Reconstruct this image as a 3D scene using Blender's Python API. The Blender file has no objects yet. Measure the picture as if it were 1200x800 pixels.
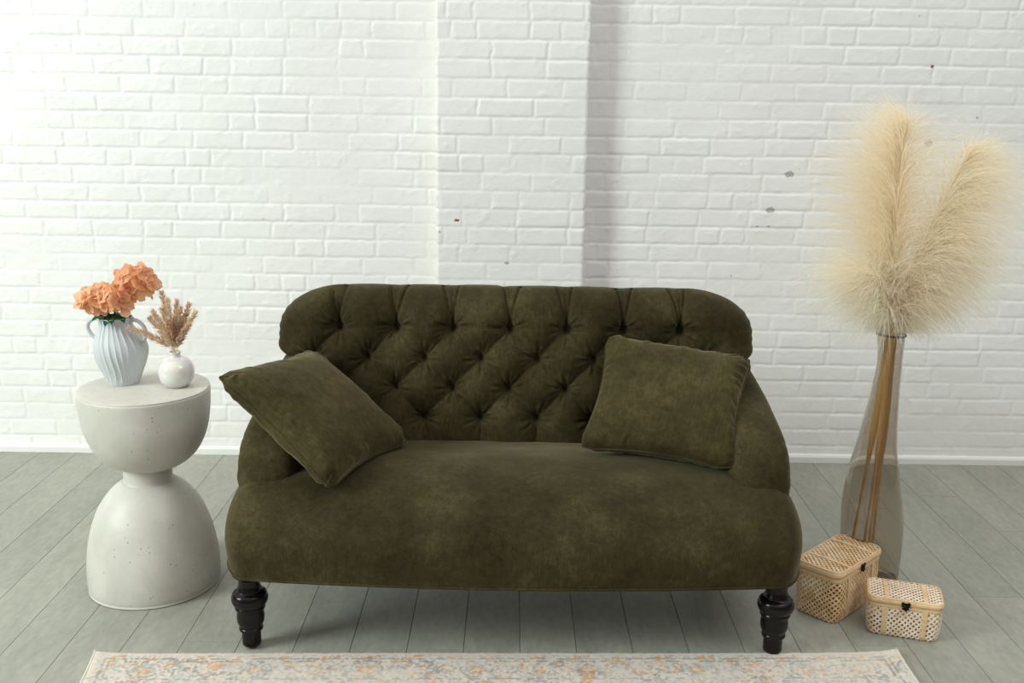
import bpy, bmesh, math, random
import numpy as np
from mathutils import Vector, Matrix, Euler

random.seed(7); rng = np.random.default_rng(11)
SC = bpy.context.scene
COL = SC.collection
PI = math.pi

# ------------------------------------------------------------------ camera
FPX = 1170.0; PITCH = math.radians(13.45); ROLL = math.radians(0.8)
CAMP = Vector((0, -4.11, 1.5))
cf = Vector((0, math.cos(PITCH), -math.sin(PITCH)))
cr0 = Vector((1, 0, 0)); cu0 = cr0.cross(cf)
cr = cr0*math.cos(ROLL) + cu0*math.sin(ROLL)
cu = cu0*math.cos(ROLL) - cr0*math.sin(ROLL)
cd = bpy.data.cameras.new('camera'); cam = bpy.data.objects.new('camera', cd); COL.objects.link(cam)
cd.sensor_width = 36.0; cd.lens = FPX/1200*36.0; cd.clip_start = .05
M = Matrix.Identity(4)
for i in range(3):
    M[i][0] = cr[i]; M[i][1] = cu[i]; M[i][2] = -cf[i]; M[i][3] = CAMP[i]
cam.matrix_world = M
SC.camera = cam

# ------------------------------------------------------------------ light and exposure
SC.view_settings.view_transform = 'Standard'
SC.view_settings.look = 'None'
SC.view_settings.gamma = 1.0
SC.view_settings.use_curve_mapping = False
SC.view_settings.exposure = 0.0
w = bpy.data.worlds.new('world'); SC.world = w; w.use_nodes = True
bg = w.node_tree.nodes['Background']
wt = w.node_tree; tc = wt.nodes.new('ShaderNodeTexCoord'); sp_w = wt.nodes.new('ShaderNodeSeparateXYZ'); rp = wt.nodes.new('ShaderNodeValToRGB')
wt.links.new(tc.outputs['Generated'], sp_w.inputs[0]); wt.links.new(sp_w.outputs['Z'], rp.inputs[0]); wt.links.new(rp.outputs[0], bg.inputs[0])
rp.color_ramp.elements[0].position = 0.22; rp.color_ramp.elements[0].color = (.12, .125, .125, 1)     # dim room near the horizon
rp.color_ramp.elements[1].position = .80; rp.color_ramp.elements[1].color = (1.0, .975, .93, 1)      # bright white ceiling above
bg.inputs[1].default_value = 1.16

def area(name, loc, target, sx, sy, power, color):
    l = bpy.data.lights.new(name, 'AREA'); l.shape = 'RECTANGLE'; l.size = sx; l.size_y = sy
    l.energy = power; l.color = color
    o = bpy.data.objects.new(name, l); COL.objects.link(o); o.location = loc
    o.rotation_euler = (Vector(target)-Vector(loc)).to_track_quat('-Z', 'Y').to_euler()
    return o
area('window_light_left', (-5.4, -3.9, 3.1), (0, -.3, .8), 1.9, 2.4, 318, (.90, 1.0, .97))
area('added_fill_right', (2.3, -3.3, 4.1), (1.2, -.9, .7), 2.2, 1.6, 38, (.80, .90, 1.0))  # added overhead fill, no window there; brightens the pampas and right wall

# ------------------------------------------------------------------ helpers
def tag(o, label=None, cat=None, group=None, kind=None):
    if label: o['label'] = label
    if cat: o['category'] = cat
    if group: o['group'] = group
    if kind: o['kind'] = kind
    return o

def empty(name, loc=(0, 0, 0), rz=0.0):
    o = bpy.data.objects.new(name, None); COL.objects.link(o)
    o.location = loc; o.rotation_euler = (0, 0, rz); o.empty_display_size = .05
    return o

def mesh_np(name, verts, faces, mat, parent=None, smooth=True):
    """verts (n,3), faces list/array of quads or mixed"""
    me = bpy.data.meshes.new(name)
    verts = np.asarray(verts, dtype=np.float32)
    if isinstance(faces, np.ndarray) and faces.ndim == 2:
        k = faces.shape[1]; nf = len(faces)
        me.vertices.add(len(verts)); me.vertices.foreach_set('co', verts.ravel())
        me.loops.add(nf*k); me.loops.foreach_set('vertex_index', faces.astype(np.int32).ravel())
        me.polygons.add(nf)
        me.polygons.foreach_set('loop_start', np.arange(0, nf*k, k, dtype=np.int32))
        me.polygons.foreach_set('loop_total', np.full(nf, k, dtype=np.int32))
        me.update(calc_edges=True)
    else:
        me.from_pydata([tuple(map(float, v)) for v in verts], [], [tuple(int(i) for i in f) for f in faces])
    me.validate(clean_customdata=False)
    me.polygons.foreach_set('use_smooth', np.full(len(me.polygons), bool(smooth)))
    if mat: me.materials.append(mat)
    o = bpy.data.objects.new(name, me); COL.objects.link(o)
    if parent: o.parent = parent
    return o

def grid_faces(nr, nc, wrap_c=False, wrap_r=False, off=0):
    r = np.arange(nr if wrap_r else nr-1); c = np.arange(nc if wrap_c else nc-1)
    R, C = np.meshgrid(r, c, indexing='ij')
    a = R*nc + C; b = R*nc + (C+1) % nc
    d = ((R+1) % nr)*nc + C; e = ((R+1) % nr)*nc + (C+1) % nc
    return np.stack([a, b, e, d], -1).reshape(-1, 4) + off

class MB:
    """collects pieces, builds ONE mesh"""
    def __init__(s): s.v = []; s.f = []; s.n = 0
    def add(s, v, f):
        v = np.asarray(v, float).reshape(-1, 3)
        s.v.append(v); s.f += [tuple(int(i)+s.n for i in q) for q in f]; s.n += len(v)
    def box(s, c, h, rot=None):
        v = np.array([(x, y, z) for x in (-1, 1) for y in (-1, 1) for z in (-1, 1)], float)*np.array(h)
        if rot is not None: v = v @ np.array(rot.to_3x3()).T
        s.add(v+np.array(c), [(0, 1, 3, 2), (4, 6, 7, 5), (0, 4, 5, 1), (2, 3, 7, 6), (0, 2, 6, 4), (1, 5, 7, 3)])
    def tube(s, pts, rad, n=8, closed=False, cap=True):
        P = np.asarray(pts, float); m = len(P)
        rad = np.full(m, rad) if np.isscalar(rad) else np.asarray(rad, float)
        if closed: T = np.roll(P, -1, 0)-np.roll(P, 1, 0)
        else: T = np.gradient(P, axis=0)
        T /= np.linalg.norm(T, axis=1)[:, None]+1e-12
        up = np.array([0, 0, 1.]) if abs(T[0][2]) < .9 else np.array([1., 0, 0])
        N = np.cross(T[0], up); N /= np.linalg.norm(N)
        V = []
        a = np.linspace(0, 2*PI, n, endpoint=False)
        for i in range(m):
            N = N - T[i]*(N@T[i]); N /= np.linalg.norm(N)
            B = np.cross(T[i], N)
            V.append(P[i]+rad[i]*(np.cos(a)[:, None]*N+np.sin(a)[:, None]*B))
        f = [tuple(q) for q in grid_faces(m, n, wrap_c=True, wrap_r=closed)]
        if not closed and cap:
            f += [tuple(range(n-1, -1, -1)), tuple((m-1)*n+i for i in range(n))]
        s.add(np.concatenate(V), f)
    def ribbon(s, P, side, wid, nrm, th):
        """flat strip with thickness following points P"""
        P = np.asarray(P); side = np.asarray(side); nrm = np.asarray(nrm)
        a = P-side*wid/2-nrm*th/2; b = P+side*wid/2-nrm*th/2; c = P+side*wid/2+nrm*th/2; d = P-side*wid/2+nrm*th/2
        V = np.stack([a, b, c, d], 1).reshape(-1, 3); m = len(P)
        f = [tuple(q) for q in grid_faces(m, 4, wrap_c=True)] + [(3, 2, 1, 0), tuple((m-1)*4+i for i in range(4))]
        s.add(V, f)
    def build(s, name, mat, parent=None, smooth=True):
        v = np.concatenate(s.v)
        if all(len(f) == 4 for f in s.f): return mesh_np(name, v, np.array(s.f), mat, parent, smooth)
        return mesh_np(name, v, s.f, mat, parent, smooth)

def lathe(profile, n=64, fr=None):
    """profile [(r,z)], returns verts, faces; fr(theta,z,r)->r"""
    V = []
    th = np.linspace(0, 2*PI, n, endpoint=False)
    for r, z in profile:
        rr = np.full(n, r) if fr is None else fr(th, z, r)
        V.append(np.stack([rr*np.cos(th), rr*np.sin(th), np.full(n, z)], 1))
    return np.concatenate(V), grid_faces(len(profile), n, wrap_c=True)

def smooth_profile(pts, m=8):
    """Catmull-Rom through points (m per segment)"""
    P = np.array(pts, float); out = []
    for i in range(len(P)-1):
        p0 = P[max(i-1, 0)]; p1 = P[i]; p2 = P[i+1]; p3 = P[min(i+2, len(P)-1)]
        for k in range(m):
            t = k/m
            out.append(.5*((2*p1)+(-p0+p2)*t+(2*p0-5*p1+4*p2-p3)*t*t+(-p0+3*p1-3*p2+p3)*t**3))
    out.append(P[-1]); return np.array(out)

def vnoise(x, y, seed=0):
    """smooth 2-D value noise in numpy, range -1..1"""
    r = np.random.default_rng(seed); T = r.uniform(-1, 1, (256, 256))
    xi = np.floor(x).astype(int); yi = np.floor(y).astype(int)
    fx = x-xi; fy = y-yi; fx = fx*fx*(3-2*fx); fy = fy*fy*(3-2*fy)
    g = lambda a, b: T[a % 256, b % 256]
    return (g(xi, yi)*(1-fx)+g(xi+1, yi)*fx)*(1-fy)+(g(xi, yi+1)*(1-fx)+g(xi+1, yi+1)*fx)*fy
def fbm(x, y, seed=0, oct=4):
    s = 0; a = 1.; t = 0
    for k in range(oct):
        s = s+a*vnoise(x*2**k, y*2**k, seed+k); t += a; a *= .5
    return s/t
def sstep(a, b, x):
    t = np.clip((x-a)/(b-a), 0, 1); return t*t*(3-2*t)

# ------------------------------------------------------------------ materials
class NT:
    def __init__(s, name):
        s.m = bpy.data.materials.new(name); s.m.use_nodes = True
        s.t = s.m.node_tree; s.b = s.t.nodes['Principled BSDF']; s.out = s.t.nodes['Material Output']
    def n(s, typ, **kw):
        o = s.t.nodes.new(typ)
        for k, v in kw.items():
            if k.startswith('i_'):
                key = k[2:]; key = int(key) if key.isdigit() else key.replace('_', ' ')
                o.inputs[key].default_value = v
            else: setattr(o, k, v)
        return o
    def l(s, a, b): s.t.links.new(a, b)
    def coord(s, kind='Object', scale=(1, 1, 1)):
        c = s.n('ShaderNodeTexCoord'); m = s.n('ShaderNodeMapping'); m.inputs['Scale'].default_value = scale
        s.l(c.outputs[kind], m.inputs[0]); return m.outputs[0]
    def noise(s, vec, scale, detail=4, rough=.5, dist=0.):
        o = s.n('ShaderNodeTexNoise'); o.inputs['Scale'].default_value = scale; o.inputs['Detail'].default_value = detail
        o.inputs['Roughness'].default_value = rough; o.inputs['Distortion'].default_value = dist
        if vec is not None: s.l(vec, o.inputs['Vector'])
        return o.outputs['Fac']
    def ramp(s, fac, stops):
        r = s.n('ShaderNodeValToRGB'); e = r.color_ramp.elements
        while len(e) < len(stops): e.new(.5)
        for el, (p, c) in zip(e, stops): el.position = p; el.color = c if len(c) == 4 else (*c, 1)
        s.l(fac, r.inputs[0]); return r.outputs[0]
    def mix(s, fac, a, b, mode='MIX'):
        m = s.n('ShaderNodeMix', data_type='RGBA', blend_type=mode)
        for sock, v in ((m.inputs[0], fac), (m.inputs[6], a), (m.inputs[7], b)):
            if hasattr(v, 'links'): s.l(v, sock)
            else: sock.default_value = v if not isinstance(v, tuple) or len(v) == 4 else (*v, 1)
        return m.outputs[2]
    def math(s, op, a, b=None, c=None):
        m = s.n('ShaderNodeMath', operation=op)
        for sock, v in zip(m.inputs, (a, b, c)):
            if v is None: continue
            if hasattr(v, 'links'): s.l(v, sock)
            else: sock.default_value = v
        return m.outputs[0]
    def bump(s, h, strength, dist=.01):
        b = s.n('ShaderNodeBump'); b.inputs['Strength'].default_value = strength; b.inputs['Distance'].default_value = dist
        s.l(h, b.inputs['Height']); s.l(b.outputs[0], s.b.inputs['Normal'])
    def set(s, **kw):
        for k, v in kw.items():
            i = s.b.inputs[k.replace('_', ' ')]
            if hasattr(v, 'links'): s.l(v, i)
            else: i.default_value = v if not (isinstance(v, tuple) and len(v) == 3 and len(i.default_value) == 4) else (*v, 1)
        return s

def srgb(r, g, b):
    f = lambda c: (c/255/12.92) if c/255 <= .04045 else ((c/255+.055)/1.055)**2.4
    return (f(r), f(g), f(b))

MAT = {}
# painted brick
t = NT('painted_brick'); v = t.coord()
c0 = t.ramp(t.noise(v, 3.0, 5), [(.3, srgb(240, 238, 233)), (.7, srgb(246, 244, 240))])
chips = [  # x, z, half width, half height, kind
    (1.118, 1.232, .019, .013, 'g'), (1.052, 1.086, .019, .012, 'g'), (1.005, 1.019, .004, .004, 'g'), (1.047, 1.020, .008, .004, 'g'),
    (1.650, 1.661, .006, .006, 'r'), (1.669, 1.363, .016, .015, 'g'), (1.578, 1.851, .004, .003, 'g'), (.906, .811, .003, .005, 'g'),
    (1.218, .816, .003, .004, 'g'), (1.853, 1.466, .004, .005, 'g'), (1.128, 1.240, .003, .003, 'r'), (1.120, 1.226, .0025, .0025, 'r'),
    (-.229, 1.038, .011, .005, 'r'), (-.298, .989, .005, .004, 'g'), (-.025, .868, .010, .006, 'g'), (-1.03, 1.02, .003, .003, 'g')]
geo = t.n('ShaderNodeTexCoord'); sep = t.n('ShaderNodeSeparateXYZ')
nz = t.n('ShaderNodeTexNoise'); nz.inputs['Scale'].default_value = 90; nz.inputs['Detail'].default_value = 3
t.l(geo.outputs['Object'], nz.inputs['Vector'])
sub = t.n('ShaderNodeVectorMath', operation='SUBTRACT'); sub.inputs[1].default_value = (.5, .5, .5); t.l(nz.outputs['Color'], sub.inputs[0])
scl = t.n('ShaderNodeVectorMath', operation='SCALE'); scl.inputs['Scale'].default_value = .018; t.l(sub.outputs[0], scl.inputs[0])
addv = t.n('ShaderNodeVectorMath', operation='ADD'); t.l(geo.outputs['Object'], addv.inputs[0]); t.l(scl.outputs[0], addv.inputs[1])
t.l(addv.outputs[0], sep.inputs[0])
col = c0
for (cx, cz, hw, hh, k) in chips:
    dx = t.math('DIVIDE', t.math('SUBTRACT', sep.outputs['X'], cx), hw)
    dz = t.math('DIVIDE', t.math('SUBTRACT', sep.outputs['Z'], cz), hh)
    d = t.math('ADD', t.math('MULTIPLY', dx, dx), t.math('MULTIPLY', dz, dz))
    m = t.math('LESS_THAN', d, 1.0)
    col = t.mix(m, col, srgb(184, 183, 177) if k == 'g' else srgb(140, 92, 70))
t.set(Base_Color=col, Roughness=.42)
t.b.inputs['Specular IOR Level'].default_value = .45
h = t.math('ADD', t.math('MULTIPLY', t.noise(v, 140, 3), .35), t.noise(v, 38, 4))
t.bump(h, .35, .004); MAT['wall'] = t.m
t = NT('white_trim_paint'); t.set(Base_Color=srgb(238, 238, 232), Roughness=.4); t.bump(t.noise(t.coord(), 60), .2, .002); MAT['trim'] = t.m

# floor planks
t = NT('grey_plank'); at = t.n('ShaderNodeAttribute', attribute_name='plank')
v = t.coord('Object', (1, .38, 1))
off = t.n('ShaderNodeVectorMath', operation='MULTIPLY_ADD'); t.l(at.outputs['Vector'], off.inputs[0]); off.inputs[1].default_value = (37, 51, 13); t.l(v, off.inputs[2])
v2 = off.outputs[0]
n1 = t.noise(v2, 6, 6, .62, .6); n2 = t.noise(v2, 60, 5, .6); n3 = t.noise(t.coord('Object', (1, .5, 1)), 3.5, 5, .6, 1.0)
base = t.ramp(n1, [(.25, srgb(134, 135, 125)), (.5, srgb(155, 155, 143)), (.75, srgb(175, 173, 159))])
base = t.mix(t.math('MULTIPLY', n3, .55), base, srgb(147, 147, 136))
base = t.mix(.22, base, t.ramp(n2, [(.3, srgb(108, 110, 102)), (.7, srgb(182, 182, 170))]))
sepc = t.n('ShaderNodeSeparateXYZ'); t.l(at.outputs['Vector'], sepc.inputs[0])
base = t.mix(1.0, base, t.ramp(sepc.outputs[0], [(0, (.90, .91, .91)), (1, (1.05, 1.045, 1.03))]), 'MULTIPLY')
t.set(Base_Color=base, Roughness=t.math('MULTIPLY_ADD', n1, .2, .36)); t.b.inputs['Specular IOR Level'].default_value = .4
t.bump(t.math('ADD', n2, t.math('MULTIPLY', n1, .5)), .12, .002); MAT['floor'] = t.m
t = NT('plank_gap'); t.set(Base_Color=srgb(88, 86, 78), Roughness=.8); MAT['gap'] = t.m

# velvet
def velvet(name, k=1.0, sheen=.3):
    t = NT(name); v = t.coord()
    a = t.noise(t.coord('Object', (1, 1, 1)), 6, 6, .58, .15); b = t.noise(v, 55, 4, .6); st = t.noise(t.coord('Object', (230, 230, 30)), 1, 3, .7)
    f = t.math('ADD', t.math('MULTIPLY', a, .50), t.math('ADD', t.math('MULTIPLY', b, .24), t.math('MULTIPLY', st, .26)))
    c = t.ramp(f, [(.33, tuple(x*k for x in (.013, .0100, .0028))), (.52, tuple(x*k for x in (.040, .0320, .0112))), (.70, tuple(x*k for x in (.088, .072, .032)))])
    t.set(Base_Color=c, Roughness=.85); t.b.inputs['Specular IOR Level'].default_value = .12
    t.b.inputs['Sheen Weight'].default_value = sheen; t.b.inputs['Sheen Roughness'].default_value = .38
    t.b.inputs['Sheen Tint'].default_value = (.74, .65, .42, 1)
    t.bump(t.math('ADD', t.noise(v, 420, 2), t.math('MULTIPLY', b, .9)), .35, .0022)
    return t.m
MAT['velvet'] = velvet('olive_velvet'); MAT['velvet_pillow'] = velvet('olive_velvet_pillow', 1.3, .4)
MAT['velvet_dark'] = velvet('olive_velvet_button', .5, .1)
t = NT('black_turned_wood'); t.set(Base_Color=(.006, .0045, .004), Roughness=.22); t.b.inputs['Specular IOR Level'].default_value = .25; MAT['blackwood'] = t.m
t = NT('brass_caster'); t.set(Base_Color=srgb(120, 80, 50), Roughness=.4, Metallic=.7); MAT['foot'] = t.m

# stone table
t = NT('speckled_stone'); v = t.coord()
a = t.noise(v, 6, 6, .6, .4)
c = t.ramp(a, [(.3, srgb(190, 187, 176)), (.7, srgb(212, 209, 199))])
vo = t.n('ShaderNodeTexVoronoi', feature='F1'); vo.inputs['Scale'].default_value = 55; t.l(v, vo.inputs['Vector'])
sp = t.math('MULTIPLY', t.math('LESS_THAN', vo.outputs['Distance'], .13), t.math('GREATER_THAN', t.noise(v, 9, 3), .55))
vo2 = t.n('ShaderNodeTexVoronoi', feature='F1'); vo2.inputs['Scale'].default_value = 130; t.l(v, vo2.inputs['Vector'])
sp2 = t.math('MULTIPLY', t.math('LESS_THAN', vo2.outputs['Distance'], .16), t.math('GREATER_THAN', t.noise(v, 14, 2), .56))
c = t.mix(t.math('MULTIPLY', sp, .75), c, srgb(122, 118, 106)); c = t.mix(t.math('MULTIPLY', sp2, .45), c, srgb(140, 134, 120))
t.set(Base_Color=c, Roughness=.5); t.bump(t.math('SUBTRACT', t.noise(v, 24, 5), t.math('MULTIPLY', sp, 1.2)), .25, .003); MAT['stone'] = t.m

t = NT('matte_grey_blue_ceramic'); t.set(Base_Color=srgb(198, 203, 205), Roughness=.6); t.bump(t.noise(t.coord(), 300, 2), .1, .001); MAT['bluevase'] = t.m
t = NT('pearl_glaze'); t.set(Base_Color=srgb(232, 226, 218), Roughness=.13); t.b.inputs['Coat Weight'].default_value = 1.0; t.b.inputs['Coat Roughness'].default_value = .05
t.b.inputs['Thin Film Thickness'].default_value = 420; t.b.inputs['Specular IOR Level'].default_value = .8; t.bump(t.noise(t.coord(), 25, 3), .06, .003); MAT['pearl'] = t.m

def petalmat(name, lo, hi, tr=.3, scale=40, sheen=0.0):
    t = NT(name); oi = t.n('ShaderNodeObjectInfo')
    f = t.math('MULTIPLY_ADD', oi.outputs['Random'], .5, t.math('MULTIPLY', t.noise(t.coord(), scale, 3), .6))
    c = t.ramp(f, [(.15, lo), (.85, hi)])
    t.set(Base_Color=c, Roughness=.7); t.b.inputs['Specular IOR Level'].default_value = .15
    t.b.inputs['Sheen Weight'].default_value = sheen; t.b.inputs['Sheen Tint'].default_value = (1, .93, .80, 1)
    tl = t.n('ShaderNodeBsdfTranslucent'); t.l(c, tl.inputs[0]); mx = t.n('ShaderNodeMixShader'); mx.inputs[0].default_value = tr
    t.l(t.b.outputs[0], mx.inputs[1]); t.l(tl.outputs[0], mx.inputs[2]); t.l(mx.outputs[0], t.out.inputs[0])
    return t.m
MAT['petal'] = petalmat('peach_petal', srgb(236, 172, 128), srgb(253, 216, 178), .45)
MAT['leaf'] = petalmat('green_leaf', srgb(28, 92, 70), srgb(70, 140, 104), .15)
MAT['stem'] = petalmat('green_stem', srgb(50, 100, 60), srgb(80, 120, 70), .0)
MAT['dry'] = petalmat('dried_grass', srgb(236, 212, 184), srgb(252, 240, 222), .5, 90, .4)
MAT['pampas'] = petalmat('cream_pampas_fibre', (.985, .895, .73), (1.0, .96, .85), .6, 12, .7)
MAT['straw'] = petalmat('straw_stem', srgb(224, 184, 116), srgb(242, 208, 146), .1, 30)
MAT['bead'] = petalmat('flower_centre', srgb(236, 196, 120), srgb(246, 214, 150), .1)

t = NT('pale_bamboo'); oi = t.coord('Object', (1, 1, 1))
c = t.ramp(t.noise(oi, 30, 5, .65), [(.25, srgb(214, 182, 144)), (.5, srgb(240, 220, 194)), (.7, srgb(250, 238, 220))])
t.set(Base_Color=c, Roughness=.55); t.bump(t.noise(oi, 400, 2), .2, .001); MAT['weave'] = t.m
t = NT('honey_bamboo'); c = t.ramp(t.noise(t.coord(), 26, 5, .65), [(.3, srgb(200, 156, 104)), (.5, srgb(228, 196, 150)), (.72, srgb(246, 226, 196))])
t.set(Base_Color=c, Roughness=.5); MAT['weave2'] = t.m
t = NT('bamboo_band'); c = t.ramp(t.noise(t.coord('Object', (1, 1, 6)), 40, 4), [(.3, srgb(214, 178, 130)), (.7, srgb(236, 206, 162))])
t.set(Base_Color=c, Roughness=.45); MAT['band'] = t.m
t = NT('basket_inside'); t.set(Base_Color=srgb(150, 112, 84), Roughness=.8); MAT['inside'] = t.m
t = NT('blackened_latch'); t.set(Base_Color=(.02, .017, .015), Roughness=.35, Metallic=.8); MAT['latch'] = t.m

t = NT('smoky_glass'); t.set(Base_Color=(.80, .755, .70), Roughness=.01, IOR=1.45); t.b.inputs['Transmission Weight'].default_value = 1.0
t.bump(t.noise(t.coord('Object', (1, 1, .35)), 20, 2), .12, .006)
vol = t.n('ShaderNodeVolumeAbsorption'); vol.inputs[0].default_value = (.66, .53, .40, 1); vol.inputs[1].default_value = 42
t.l(vol.outputs[0], t.out.inputs['Volume']); MAT['glass'] = t.m
t = NT('dark_glass_lip'); t.set(Base_Color=(.03, .028, .026), Roughness=.08); MAT['lip'] = t.m

t = NT('rug_pile'); at = t.n('ShaderNodeAttribute', attribute_name='pattern')
c = t.mix(t.math('MULTIPLY', t.noise(t.coord(), 380, 2), .22), at.outputs['Color'], srgb(206, 198, 186))
t.set(Base_Color=c, Roughness=.95); t.b.inputs['Sheen Weight'].default_value = .15; t.b.inputs['Specular IOR Level'].default_value = .1
t.bump(t.noise(t.coord(), 500, 2), .6, .003); MAT['rug'] = t.m
t = NT('rug_edge'); t.set(Base_Color=srgb(212, 203, 188), Roughness=.95); t.bump(t.noise(t.coord(), 500, 2), .6, .003); MAT['rugedge'] = t.m

# ------------------------------------------------------------------ the wall (brick relief)
ZT = 2.75; CH = .0722
PX0, PX1, PD = -.311, .284, .10
def brick_height(x, z, seed):
    """outward relief of painted running-bond brick; x,z arrays"""
    r = np.random.default_rng(seed)
    zz = z + .0035*fbm(x*1.3, z*4+5, seed+3, 2)
    row = np.floor(zz/CH).astype(int); fz = zz - row*CH
    nrows = int(ZT/CH)+3
    hgt = np.zeros_like(x)
    W = 4.4
    for k in range(-1, nrows):
        m = row == k
        if not m.any(): continue
        xs = [-W-r.uniform(0, .2)]
        while xs[-1] < W:
            L = .213*r.uniform(.94, 1.06) if r.random() > .16 else .105*r.uniform(.9, 1.2)
            if k % 7 == 3 and r.random() < .6: L = .108*r.uniform(.9, 1.1)
            xs.append(xs[-1]+L)
        xs = np.array(xs); ro = r.uniform(-.0009, .0012, len(xs)); tx = r.uniform(-.012, .012, len(xs)); tz = r.uniform(-.018, .018, len(xs))
        X = x[m] + .004*vnoise(x[m]*20, z[m]*40, seed+9)
        i = np.clip(np.searchsorted(xs, X)-1, 0, len(xs)-2)
        dl = X-xs[i]; dr = xs[i+1]-X
        FZ = fz[m] + .0016*vnoise(x[m]*35, z[m]*30, seed+12)
        mw = .0042
        d = np.minimum(np.minimum(dl, dr)-mw, np.minimum(FZ, CH-FZ)-mw)
        cxm = (xs[i]+xs[i+1])/2
        b = sstep(-.0055, .0060, d)
        depth = .0023*(1+.75*vnoise(x[m]*3, z[m]*6, seed+20))
        hgt[m] = b*(depth+ro[i]+tx[i]*(X-cxm)*.35+tz[i]*(FZ-CH/2)*.6)
    # thick paint: ridges and drips in the joints, lumps on the faces
    hgt = hgt + .0010*fbm(x*14, z*22, seed+30, 3) + .0013*np.clip(fbm(x*26, z*30, seed+40, 3)-.32, 0, 1)*4*.6
    return hgt
def wall_part(xs, zs, y0, seed):
    X, Z = np.meshgrid(xs, zs); H = brick_height(X, Z, seed)
    return np.stack([X, y0-H, Z], -1)
zs = np.arange(0, ZT, .0045)
V = []; F_ = []; off = 0
def addgrid(A):
    global off
    V.append(A.reshape(-1, 3)); F_.append(grid_faces(A.shape[0], A.shape[1], off=off)); off += A.shape[0]*A.shape[1]
XL, XR = -3.6, 3.6
A1 = wall_part(np.concatenate([np.arange(XL, -2.3, .012), np.arange(-2.3, PX0, .0055), [PX0]]), zs, 0, 21)
A2 = wall_part(np.concatenate([np.arange(PX0, PX1, .005), [PX1]]), zs, -PD, 52)
A3 = wall_part(np.concatenate([[PX1], np.arange(PX1+.0055, 2.4, .0055), np.arange(2.4, XR, .012)]), zs, 0, 83)
# irregular brick corners: round and wobble the pilaster edges
for A, e, s in ((A2, 0, 1), (A2, -1, -1)):
    A[:, e, 0] += .002*fbm(zs*30, zs*0+e, 5, 2); A[:, e, 1] += .004
    A[:, e+s, 1] += .0012
addgrid(A1); addgrid(A2); addgrid(A3)
def side(c0, c1, seed):
    ks = np.linspace(0, 1, 14)[None, :, None]
    S = c0[:, None, :]*(1-ks)+c1[:, None, :]*ks
    yy = S[:, :, 1]; hh = brick_height(yy+1.0, S[:, :, 2], seed)
    fade = np.sin(np.linspace(0, PI, 14))[None, :]
    S[:, :, 0] += (-1 if seed == 3 else 1)*(hh-.003)*fade*.8
    return S
addgrid(side(A1[:, -1], A2[:, 0], 3)); addgrid(side(A2[:, -1], A3[:, 0], 4))
wall = mesh_np('wall_back', np.concatenate(V), np.concatenate(F_), MAT['wall']); tag(wall, kind='structure')
# slim baseboard
def board(name, x0, x1, y):
    prof = [(0, 0), (.016, 0), (.016, .024), (.012, .032), (.004, .036), (0, .036)]
    n = 60; v = []
    for i in range(n+1):
        x = x0+(x1-x0)*i/n
        for (d, z) in prof: v.append((x, y-d-.004-.001*math.sin(x*3), z))
    f = grid_faces(n+1, 6, wrap_c=True)
    o = mesh_np(name, v, [tuple(q) for q in f]+[tuple(range(6)), tuple(n*6+i for i in range(5, -1, -1))], MAT['trim'], smooth=False)
    tag(o, kind='structure')
board('baseboard_left', XL, PX0, 0); board('baseboard_pilaster', PX0-.012, PX1+.012, -PD); board('baseboard_right', PX1, XR, 0)

# ------------------------------------------------------------------ the floor (planks running towards the wall)
PW = .1592; x_ref = -.284
joints = {}
for jx, jy in ((-.84, -1.552), (-.53, -1.314), (-.21, -1.572), (.42, -1.48), (1.50, -1.221), (.99, -1.525), (-1.63, -1.253)):
    joints.setdefault(int(math.floor((jx-x_ref)/PW)), []).append(jy)
mb = MB(); attr = []
for k in range(-21, 24):
    xa = x_ref+k*PW+.0003; xb = x_ref+(k+1)*PW-.0003
    y = joints[k][0] if k in joints else -.9+random.random()*.7
    ys = []
    yy = y
    while yy > -4.6: yy -= 1.83
    while yy < 0: ys.append(yy); yy += 1.83
    ys.append(0.0)
    for a, b in zip(ys[:-1], ys[1:]):
        a2 = a+.0003; b2 = b-.0003 if b < 0 else b
        c = .0008
        v = [(xa, a2, -.003), (xb, a2, -.003), (xb, b2, -.003), (xa, b2, -.003),
             (xa+c, a2+c, 0), (xb-c, a2+c, 0), (xb-c, b2-c, 0), (xa+c, b2-c, 0)]
        mb.add(v, [(0, 1, 5, 4), (1, 2, 6, 5), (2, 3, 7, 6), (3, 0, 4, 7), (4, 5, 6, 7)])
        q = (random.random(), random.random(), random.random()); attr += [q]*8
nq = len(mb.f)
mb.add([(-3.7, -6, -.0032), (3.9, -6, -.0032), (3.9, .2, -.0032), (-3.7, .2, -.0032)], [(0, 1, 2, 3)]); attr += [(0, 0, 0)]*4
floor = mb.build('floor', MAT['floor'], smooth=False); tag(floor, kind='structure')
at = floor.data.attributes.new('plank', 'FLOAT_VECTOR', 'POINT'); at.data.foreach_set('vector', np.array(attr, dtype=np.float32).ravel())
floor.data.materials.append(MAT['gap']); floor.data.polygons[len(floor.data.polygons)-1].material_index = 1

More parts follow.
